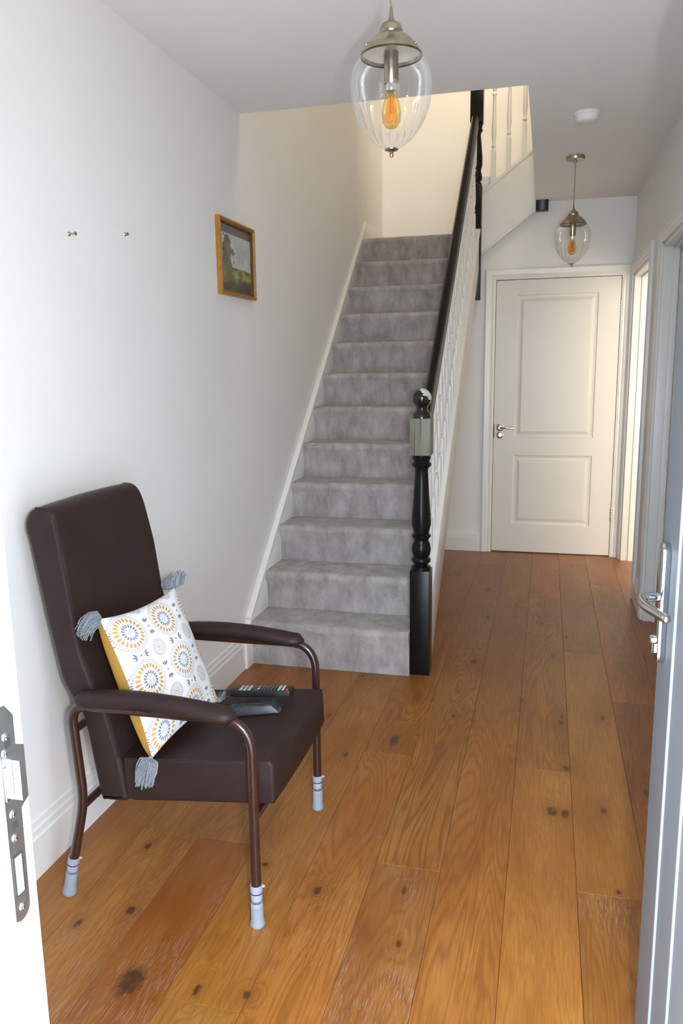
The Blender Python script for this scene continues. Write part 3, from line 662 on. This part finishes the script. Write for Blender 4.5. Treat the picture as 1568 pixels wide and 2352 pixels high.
for (x, y, ax) in ((-.6695, YN, (0, 0, 1)), (-.6695, YFAR, (0, 0, 1)), (-1.214, YN, Vector((.022, 0, .10))), (-1.214, YFAR, Vector((.022, 0, .10)))):
    c = (x, y, 0.0)
    ax = Vector(ax).normalized(); ft = empty('leg_extension', c, ch)
    bm = bmesh.new(); lathe(bm, [(0, .06), (.0098, .06), (.0098, .12), (0, .12)], c, 16, ax); obj('inner_tube', bm, M['bright_steel'], ft, smooth=True)
    bm = bmesh.new(); lathe(bm, [(0, .001), (.017, .001), (.0195, .005), (.0195, .012), (.0165, .022), (.0160, .056), (.0165, .064), (.014, .068), (.0098, .066)], c, 24, ax); obj('rubber_tip', bm, M['grey_rubber'], ft, smooth=True, ang=50)
    bm = bmesh.new(); lathe(bm, [(.0098, .0755), (.0145, .076), (.0150, .092), (.0140, .094), (.0140, .097), (.0155, .098), (.0160, .113), (.0150, .118), (.0128, .117)], c, 24, ax); obj('collar', bm, M['grey_plastic'], ft, smooth=True, ang=40)
    bm = bmesh.new(); lathe(bm, [(.0142, .0938), (.0153, .0945), (.0153, .0970), (.0142, .0978)], c, 24, ax); obj('clip_gap', bm, M['dark_slot'], ft)
    bm = bmesh.new(); q0 = Vector(c) + ax * .112 + Vector((.015, .004, 0)); lathe(bm, [(0, .007), (.003, .006), (.0042, .002), (.0042, -.004), (0, -.005)], q0, 12, (1, .3, 0)); obj('release_button', bm, M['grey_plastic'], ft, smooth=True)
bm = bmesh.new(); tube(bm, [(-1.152, YN, .265), (-1.152, YFAR, .265)], .011, 10); obj('rear_crossbar', bm, M['tube'], ch, smooth=True)
bm = bmesh.new(); tube(bm, [(-1.158, YN, .480), (-1.158, YFAR, .480)], .010, 10); obj('rear_crossbar', bm, M['tube'], ch, smooth=True)
bm = bmesh.new(); tube(bm, [(-.667, YN, .300), (-.667, YFAR, .300)], .011, 10); obj('front_crossbar', bm, M['tube'], ch, smooth=True)

# ================================================================== CUSHION
Ac, Bc, Cc, Dc = Vector((-1.090, 1.7115, .772)), Vector((-1.050, 2.0536, .761)), Vector((-.905, 2.007, .437)), Vector((-.940, 1.668, .427))
nC = (Cc - Dc).cross(Ac - Dc).normalized()
base = (Cc + Dc) / 2
cu = empty('cushion', tuple(base)); setp(cu, 'white patterned square cushion with mustard back and grey tassels on the armchair', 'cushion')
def pillow_grid(n, H, side_):
    u = np.linspace(0, 1, n + 1); U, V = np.meshgrid(u, u, indexing='ij')
    a, b = 2 * U - 1, 2 * V - 1
    # sides pulled in between the corners
    bow = .085
    Ub = .5 + (a / 2) * (1 - bow * (1 - b * b)); Vb = .5 + (b / 2) * (1 - bow * (1 - a * a))
    A_, B_, C_, D_ = [np.array(p) for p in (Ac, Bc, Cc, Dc)]
    P = (A_ * ((1 - Ub) * (1 - Vb))[..., None] + B_ * (Ub * (1 - Vb))[..., None] + C_ * (Ub * Vb)[..., None] + D_ * ((1 - Ub) * Vb)[..., None])
    h = H * np.clip((1 - a * a) * (1 - b * b), 0, 1) ** (.42 if side_ > 0 else .33)
    wr = .004 * np.sin(9 * U + 4 * V) * (1 - a * a) * (1 - b * b) + .003 * np.sin(15 * V - 6 * U) * (1 - a * a) * (1 - b * b)
    return U, V, P + np.array(nC) * (side_ * (h + wr))[..., None]
def grid_mesh(name, P, col=None):
    n = P.shape[0]; me = bpy.data.meshes.new(name); idx = np.arange(n * n).reshape(n, n)
    f = np.stack([idx[:-1, :-1], idx[1:, :-1], idx[1:, 1:], idx[:-1, 1:]], -1).reshape(-1, 4)
    me.vertices.add(n * n); me.vertices.foreach_set('co', P.reshape(-1).astype(np.float32))
    me.loops.add(len(f) * 4); me.loops.foreach_set('vertex_index', f.reshape(-1)); me.polygons.add(len(f))
    me.polygons.foreach_set('loop_start', np.arange(0, len(f) * 4, 4)); me.polygons.foreach_set('use_smooth', np.ones(len(f), bool))
    me.update(calc_edges=True)
    if col is not None:
        at_ = me.color_attributes.new('print', 'FLOAT_COLOR', 'POINT')
        at_.data.foreach_set('color', np.concatenate([col.reshape(-1, 3), np.ones((n * n, 1))], 1).astype(np.float32).reshape(-1))
    return me
def medallion_print(U, V):
    X, Y = U * .345, V * .375
    col = np.ones(U.shape + (3,)) * np.array([.80, .80, .80]); G_ = np.array([.20, .21, .27]); T_ = np.array([.52, .31, .12])
    def paint(mask, c):
        m = np.clip(mask, 0, 1)[..., None]; col[:] = col * (1 - m) + c * m
    def petals(cx, cy, r, n, lr, lt, c, ph=0):
        dx, dy = X - cx, Y - cy; R = np.hypot(dx, dy); th = np.arctan2(dy, dx) + ph
        k = np.round(th / (2 * np.pi / n)) * (2 * np.pi / n); dt = (th - k) * r
        e = ((R - r) / lr) ** 2 + (dt / lt) ** 2
        paint((1.25 - e) * 2.5, c)
    def leaf(cx, cy, ang, c=G_, l=.0066, w=.0030):
        dx, dy = X - cx, Y - cy; p = dx * np.cos(ang) + dy * np.sin(ang); q_ = -dx * np.sin(ang) + dy * np.cos(ang)
        paint((1.2 - (p / l) ** 2 - (q_ / w) ** 2) * 2.5, c)
    bigs = [(.05 + .152 * i, .058 + .139 * j) for i in range(-1, 4) for j in range(-1, 4)]
    for (cx, cy) in bigs:
        petals(cx, cy, .0030, 4, .0013, .0013, G_); petals(cx, cy, .0075, 12, .0012, .0011, G_); petals(cx, cy, .0115, 18, .0011, .0010, G_)
        petals(cx, cy, .0195, 16, .0054, .0028, G_); petals(cx, cy, .0272, 30, .0011, .0012, G_)
        petals(cx, cy, .0385, 22, .0072, .0038, T_)
        petals(cx, cy, .0495, 50, .0013, .0019, G_); petals(cx, cy, .0550, 56, .0013, .0019, G_)
    smalls = [(.05 + .152 * (i + .5), .058 + .139 * (j + .5)) for i in range(-1, 3) for j in range(-1, 3)]
    for (cx, cy) in smalls:
        petals(cx, cy, 0.0, 1, .0026, .0026, G_); petals(cx, cy, .0080, 8, .0034, .0017, T_)
        petals(cx, cy, .0140, 20, .0013, .0014, G_); petals(cx, cy, .0195, 26, .0014, .0017, G_); petals(cx, cy, .0240, 30, .0014, .0017, G_)
    for (cx, cy) in bigs:
        for (mx, my, vert) in ((cx + .076, cy, True), (cx, cy + .0695, False)):
            for s in (-1, 1):
                for a in (-.7, 0, .7):
                    ang = (math.pi / 2 if vert else 0) * 1 + a; d = .0125
                    ox, oy = (0, s * .012) if vert else (s * .012, 0)
                    leaf(mx + ox * 1.0 + s * d * math.cos(ang) * .75, my + oy + s * d * math.sin(ang) * .75, ang)
            leaf(mx, my, 0, G_, .0035, .003)
    return col
Ug, Vg, Pf = pillow_grid(420, .050, 1.0)
Pf = Pf - np.array(base)
cf = bpy.data.objects.new('front_cover', grid_mesh('front_cover', Pf, medallion_print(Ug, Vg))); COL.objects.link(cf); cf.parent = cu
cf.data.materials.append(attr_mat('printed_cotton', .85, 700))
_, _, Pb = pillow_grid(80, .085, -1.0)
cb = bpy.data.objects.new('back_cover', grid_mesh('back_cover', Pb - np.array(base))); COL.objects.link(cb); cb.parent = cu
cb.data.materials.append(M['mustard'])
def tassel(root, d0, d1, length, spread, n=110, flat=(1, 1)):
    """pompom-like bundle of yarn from the corner `root`: fans out along d0 and droops along d1"""
    bm = bmesh.new(); root = Vector(root); d0, d1 = Vector(d0).normalized(), Vector(d1).normalized()
    s1 = (r2 - d0 * r2.dot(d0)).normalized(); s2 = d0.cross(s1)
    lathe(bm, [(0, -.004), (.005, -.002), (.007, .004), (.006, .009), (0, .011)], root, 10, d0)
    for k in range(n):
        a = random.uniform(0, 2 * math.pi); r = random.random() ** .6; L = length * random.uniform(.80, 1.10)
        o = s1 * math.cos(a) * r * flat[0] + s2 * math.sin(a) * r * flat[1]; jit = Vector((random.gauss(0, 1), random.gauss(0, 1), random.gauss(0, 1))) * .0022
        p0 = root + d0 * .003 + o * .004; p1 = root + d0 * L * .22 + o * spread * .95; p2 = root + d0 * L * .55 + o * spread * 1.08 + d1 * L * .06
        p3 = root + d0 * L * .80 + d1 * L * .22 + o * spread * 1.0 + jit; p4 = root + d0 * L * .92 + d1 * L * .42 + o * spread * .86 + jit * 2
        tube(bm, [p0, p1, p2, p3, p4], .00145, 4)
    return obj('tassel', bm, M['yarn'], cu)
tassel(Ac + Vector((0, .002, 0)), (-.30, -.92, .12), (.05, -.25, -1), .058, .023, 170)
tassel(Bc + Vector((0, 0, -.004)), (-.30, .10, .95), (.2, .3, .2), .036, .021, 170, (1.6, .8))
tassel(Dc + Vector((-.003, -.001, .004)), (-.18, -.42, -.85), (-.1, -.1, -1), .052, .027, 170)
tassel(Cc + Vector((0, .004, 0)), (-.15, .95, .05), (-.1, .7, -.25), .036, .009, 40)

# ================================================================== REMOTES on the seat
sz = lambda x: .421 + (x + .80) * .095 + .004
def remote_base(name, c, ang, tilt=0): 
    o = empty(name, c); o.rotation_euler = (0, tilt, ang); return o
def lobj(name, bm, m, parent, **kw):
    w = WLOC[parent]; WLOC[parent] = Vector((0, 0, 0)); o = obj(name, bm, m, parent, **kw); WLOC[parent] = w; return o
lo = remote_base('remote_control', (-.775, 1.985, sz(-.775) + .002), math.radians(12), -.09)
setp(lo, 'plain black remote lying face down under the other remote', 'remote control', 'remotes on the armchair seat')
bm = bmesh.new(); pr = [(-.090, 0), (.072, 0), (.046, .026), (-.055, .026), (-.088, .010)]
prism(bm, pr, 'y', -.030, .030)
for v in bm.verts:
    if v.co.z > .02: v.co.y *= .72
lobj('casing', bm, M['black_plastic2'], lo, bevel=.004, seg=3)
bm = bmesh.new(); box(bm, -.03, .012, -.010, .010, .0258, .0268); lobj('battery_cover_mark', bm, M['black_plastic'], lo, bevel=.0005)
upc = remote_base('remote_control', (-.787, 2.052, sz(-.787) + .024), math.radians(5), -.055)
upc.rotation_euler = (math.radians(-3), -.06, math.radians(5))
setp(upc, 'black television remote with coloured buttons lying on top', 'remote control', 'remotes on the armchair seat')
bm = bmesh.new(); ol = [(-.093, .010), (-.088, .018), (-.070, .024), (.090, .026), (.095, .022), (.095, -.022), (.090, -.026), (-.070, -.024), (-.088, -.018), (-.093, -.010)]
prism(bm, ol, 'z', 0, .020); lobj('casing', bm, M['black_plastic'], upc, bevel=.003, seg=2)
bm = bmesh.new()
for i in range(3):
    for j in range(4): box(bm, -.062 + i * .013, -.053 + i * .013, -.019 + j * .0105, -.0125 + j * .0105, .0195, .0212)
for i in range(2):
    for j in range(4): box(bm, .055 + i * .012, .063 + i * .012, -.020 + j * .0105, -.0125 + j * .0105, .0195, .0212)
o = lobj('grey_keys', bm, M['btn_grey'], upc, bevel=.0005); o['kind'] = 'stuff'
bm = bmesh.new()
for i in range(8):
    if i in (2,): continue
    for j in range(4): box(bm, -.024 + i * .0098, -.0205 + i * .0098, -.018 + j * .0105, -.0155 + j * .0105, .0195, .0206)
o = lobj('small_keys', bm, M['btn_dark'], upc); o['kind'] = 'stuff'
for j, c in enumerate(('blue', 'yellow', 'green', 'red')):
    bm = bmesh.new(); lathe(bm, [(0, .0215), (.0030, .0212), (.0036, .0195)], (-.004, -.0175 + j * .0112, 0), 12); lobj('colour_button', bm, M['btn_' + c], upc, smooth=True)
bm = bmesh.new(); lathe(bm, [(0, .0222), (.0042, .0216), (.0050, .0195)], (.083, -.0155, 0), 16); o = lobj('power_button', bm, M['btn_red'], upc, smooth=True); setp(o, 'round red power button')

# ================================================================== PENDANT LAMPS
def pendant(x, y, zbot, label):
    """zbot = underside of the finial; everything hangs from the ceiling"""
    e = empty('pendant_lamp', (x, y, ZC)); setp(e, label, 'pendant lamp', 'glass pendant lamps')
    c = (x, y, zbot); gz = .016; GH = .209; CH = .232
    bm = bmesh.new(); lathe(bm, [(0, 0), (.050, 0), (.050, -.012), (.047, -.019), (.030, -.022), (.012, -.024), (.008, -.034), (0, -.036)], (x, y, ZC), 32); obj('ceiling_rose', bm, M['brass'], e, smooth=True, ang=45)
    ztop = zbot + gz + CH
    bm = bmesh.new(); tube(bm, [(x, y, ZC - .03), (x + .0015, y, (ZC + ztop) / 2 + .08), (x - .001, y, ztop + .10), (x, y, ztop + .062)], .0024, 8); obj('cord', bm, M['cord'], e, smooth=True)
    bm = bmesh.new(); lathe(bm, [(0, .082), (.0035, .080), (.0045, .066), (.007, .058), (.008, .052), (.022, .045), (.0265, .034), (.0275, .026), (.026, .024), (.030, .021), (.038, .019), (.048, .010), (.060, -.002), (.069, -.014), (.0725, -.022), (.0705, -.023), (.068, -.016)], (x, y, ztop), 48); cap = obj('cap', bm, M['brass'], e, smooth=True, ang=50)
    bm = bmesh.new(); lathe(bm, [(.0695, -.017), (.055, -.010), (.02, -.006), (0, -.006)], (x, y, ztop), 40); obj('cap_lining', bm, M['cap_lining'], cap, smooth=True)
    bm = bmesh.new(); lathe(bm, [(.0700, -.0215), (.0730, -.0225), (.0730, -.0255), (.0690, -.0255)], (x, y, ztop), 48); obj('dark_rim', bm, M['brass_dark'], cap, smooth=True)
    for k in range(3):
        a = .6 + k * 2.094; bm = bmesh.new(); lathe(bm, [(0, .006), (.002, .0055), (.0032, .003), (.0025, 0), (.0025, -.006)], (x + .064 * math.cos(a - .95), y + .064 * math.sin(a - .95), ztop - .009), 10, (math.cos(a - .95), math.sin(a - .95), .45)); obj('thumb_screw', bm, M['brass'], cap, smooth=True)
    # glass: lobed towards the bottom, plain at the neck
    kt = [0, .04, .09, .16, .254, .36, .465, .60, .724, .82, .90, .96, 1.0]; kr = [.012, .026, .042, .0575, .072, .083, .0912, .0962, .0970, .0945, .0880, .0790, .0690]
    prof = [(float(np.interp(t, kt, kr)), gz + GH * t) for t in np.linspace(0, 1, 60)]
    rs = np.array([p_[0] for p_ in prof]); rs[1:-1] = np.convolve(np.pad(rs, 2, 'edge'), np.ones(5) / 5, 'valid')[1:-1]
    prof = [(float(r_), p_[1]) for r_, p_ in zip(rs, prof)]
    def lobes(r, t, th):
        k = max(0.0, min(1.0, (GH * .66 + gz - t) / (GH * .25)))
        return r * (1 - .055 * k * abs(math.cos(th * 12)))
    bm = bmesh.new(); lathe(bm, prof, c, 192, rfun=lobes); sh = obj('glass_shade', bm, M['glass'], e, smooth=True, ang=80)
    bm = bmesh.new(); lathe(bm, [(0, 0), (.004, .001), (.0052, .006), (.0042, .0115), (.006, .013), (.016, .0165), (.0165, .019), (.012, .021), (0, .021)], c, 24); obj('finial', bm, M['brass'], e, smooth=True, ang=50)
    bm = bmesh.new(); lathe(bm, [(0, .0), (.017, .0), (.017, -.068), (.016, -.070), (.012, -.070)], (x, y, ztop - .014), 28); obj('lamp_holder', bm, M['brass'], e, smooth=True, ang=50)
    zb2 = ztop - .084
    bm = bmesh.new(); lathe(bm, [(0, 0), (.013, 0), (.013, -.014), (.012, -.018), (0, -.018)], (x, y, zb2 + .002), 20); obj('bulb_base', bm, M['bright_steel'], e, smooth=True)
    bm = bmesh.new(); lathe(bm, [(.012, -.014), (.0135, -.024), (.020, -.044), (.0235, -.064), (.0215, -.084), (.014, -.096), (.005, -.100), (0, -.1005)], (x, y, zb2), 28); bl = obj('bulb', bm, M['amber'], e, smooth=True, ang=70)
    for k in range(4):
        a = .4 + k * math.pi / 2; bm = bmesh.new(); tube(bm, [(x + .005 * math.cos(a), y + .005 * math.sin(a), zb2 - .030), (x + .010 * math.cos(a), y + .010 * math.sin(a), zb2 - .084)], .0028, 8); obj('filament', bm, M['filament'], bl, smooth=True)
    return e
pendant(-.381, 1.99, 1.893, 'large clear glass pendant lamp hanging nearest, in front of the stairs')
pendant(.110, 4.72, 1.922, 'small far clear glass pendant lamp hanging before the panelled door')

# smoke detector
sd = empty('smoke_detector', (.135, 3.945, ZC)); setp(sd, 'round white smoke detector on the ceiling', 'smoke detector')
bm = bmesh.new(); lathe(bm, [(0, 0), (.058, 0), (.060, -.006), (.058, -.012), (0, -.012)], (.135, 3.945, ZC), 40); obj('base_ring', bm, M['plastic_white'], sd, smooth=True)
bm = bmesh.new(); lathe(bm, [(0, -.012), (.053, -.012), (.054, -.018), (.046, -.036), (.040, -.041), (0, -.042)], (.135, 3.945, ZC), 40); obj('cover', bm, M['plastic_white'], sd, smooth=True)
# light switch on the pier
sw = empty('light_switch', (XR, 4.585, 1.105)); setp(sw, 'small white light switch on the pier between the doorways', 'light switch')
obj('plate', boxes((XR - .010, XR, 4.542, 4.628, 1.062, 1.148)), M['plastic_white'], sw, bevel=.003)
obj('rocker', boxes((XR - .015, XR - .009, 4.572, 4.598, 1.085, 1.125)), M['plastic_white'], sw, bevel=.0015)
# picture hooks
for (y, z, L, lab) in ((2.108, 1.786, .024, 'longer brass wall screw left of the picture'), (2.431, 1.833, .012, 'shorter brass wall screw nearer the picture')):
    bm = bmesh.new(); lathe(bm, [(0, 0), (.0065, 0), (.0045, .004), (.0018, .006), (.0018, L - .005), (.0048, L - .0045), (.0055, L - .001), (0, L)], (XL, y, z), 14, (1, 0, 0))
    o = obj('wall_screw', bm, M['brass'], None, (XL, y, z), smooth=True); setp(o, lab, 'screw', 'brass screws in the left wall')

# ================================================================== PICTURE
PY0, PY1, PZ0, PZ1 = 3.176, 3.584, 1.706, 2.022
pc = empty('framed_picture', (XL, (PY0 + PY1) / 2, PZ0)); setp(pc, 'gilt framed landscape picture on the left wall', 'picture')
def frame_loop(prof, m, name):
    bm = bmesh.new(); rows = []
    for ins, d in prof: rows.append([bm.verts.new((XL + d, y, z)) for y, z in ((PY0 + ins, PZ0 + ins), (PY1 - ins, PZ0 + ins), (PY1 - ins, PZ1 - ins), (PY0 + ins, PZ1 - ins))])
    for A, B in zip(rows, rows[1:] + rows[:1]):
        for k in range(4): bm.faces.new((A[k], A[(k + 1) % 4], B[(k + 1) % 4], B[k]))
    return obj(name, bm, m, pc)
frame_loop([(0, .001), (0, .020), (.003, .023), (.008, .023), (.011, .019), (.013, .020), (.016, .016), (.016, .001)], M['gilt'], 'frame')
frame_loop([(.016, .002), (.016, .0155), (.022, .009), (.022, .002)], M['gilt_dark'], 'sight_edge')
def landscape(n):
    u = np.linspace(0, 1, n); U, V = np.meshgrid(u, u, indexing='ij')     # U along y, V up
    def nz(s, seed):
        r_ = np.random.default_rng(seed); out = np.zeros_like(U)
        for o in range(5):
            k = s * 2 ** o; g_ = r_.random((int(k) + 3, int(k) + 3)); x = U * k; y = V * k; i = x.astype(int); j = y.astype(int); fx, fy = x - i, y - j
            fx = fx * fx * (3 - 2 * fx); fy = fy * fy * (3 - 2 * fy)
            out += (g_[i, j] * (1 - fx) * (1 - fy) + g_[i + 1, j] * fx * (1 - fy) + g_[i, j + 1] * (1 - fx) * fy + g_[i + 1, j + 1] * fx * fy) * .5 ** (o + 1)
        return out
    a, b, d = nz(3, 1), nz(4, 2), nz(8, 3); mixn = lambda A, B, t: A * (1 - t[..., None]) + B * t[..., None]
    c = mixn(np.ones(U.shape + (3,)) * np.array([.24, .30, .31]), np.array([.44, .43, .36]), np.clip((a - .35) * 3, 0, 1))
    c = mixn(c, np.array([.45, .40, .34]), np.clip((.55 - V) * 4, 0, 1) * .6)
    hz = .40 + .03 * (b - .5) - .03 * U
    land = np.clip((hz - V) * 60, 0, 1); lc = mixn(np.ones(U.shape + (3,)) * np.array([.06, .065, .025]), np.array([.23, .22, .08]), np.clip((d - .40) * 4, 0, 1))
    c = mixn(c, lc, land); c = mixn(c, np.array([.035, .028, .018]), np.clip((.17 + .1 * U * (b) - V) * 14, 0, 1) * .85)
    e_ = nz(13, 9); r1 = np.hypot((U - .24) / .17, (V - .60) / .24) + (d - .5) * 1.3 + (e_ - .5) * 1.6; r2_ = np.hypot((U - .14) / .24, (V - .38) / .20) + (b - .5) * 1.3 + (e_ - .5) * 1.4
    tree = np.clip((1 - np.minimum(r1, r2_)) * 8, 0, 1); c = mixn(c, mixn(np.ones(U.shape + (3,)) * np.array([.045, .048, .02]), np.array([.13, .13, .06]), np.clip((a - .4) * 4, 0, 1)), tree)
    c = mixn(c, np.array([.075, .062, .048]), np.clip((V - .86) * 60, 0, 1))          # dark band along the top
    c = np.clip(c * 1.55, 0, 1)
    P = np.stack([np.full_like(U, .0045), (PY0 + .020) + U * (PY1 - PY0 - .04) - (PY0 + PY1) / 2, .020 + V * (PZ1 - PZ0 - .04)], -1)
    return P, c
P, c = landscape(150)
pr_ = bpy.data.objects.new('print', grid_mesh('print', P, c)); COL.objects.link(pr_); pr_.parent = pc
pr_.data.materials.append(attr_mat('picture_print', .45, None, .6))
obj('backing', boxes((XL + .001, XL + .004, PY0 + .006, PY1 - .006, PZ0 + .006, PZ1 - .006)), M['timber_end'], pc)
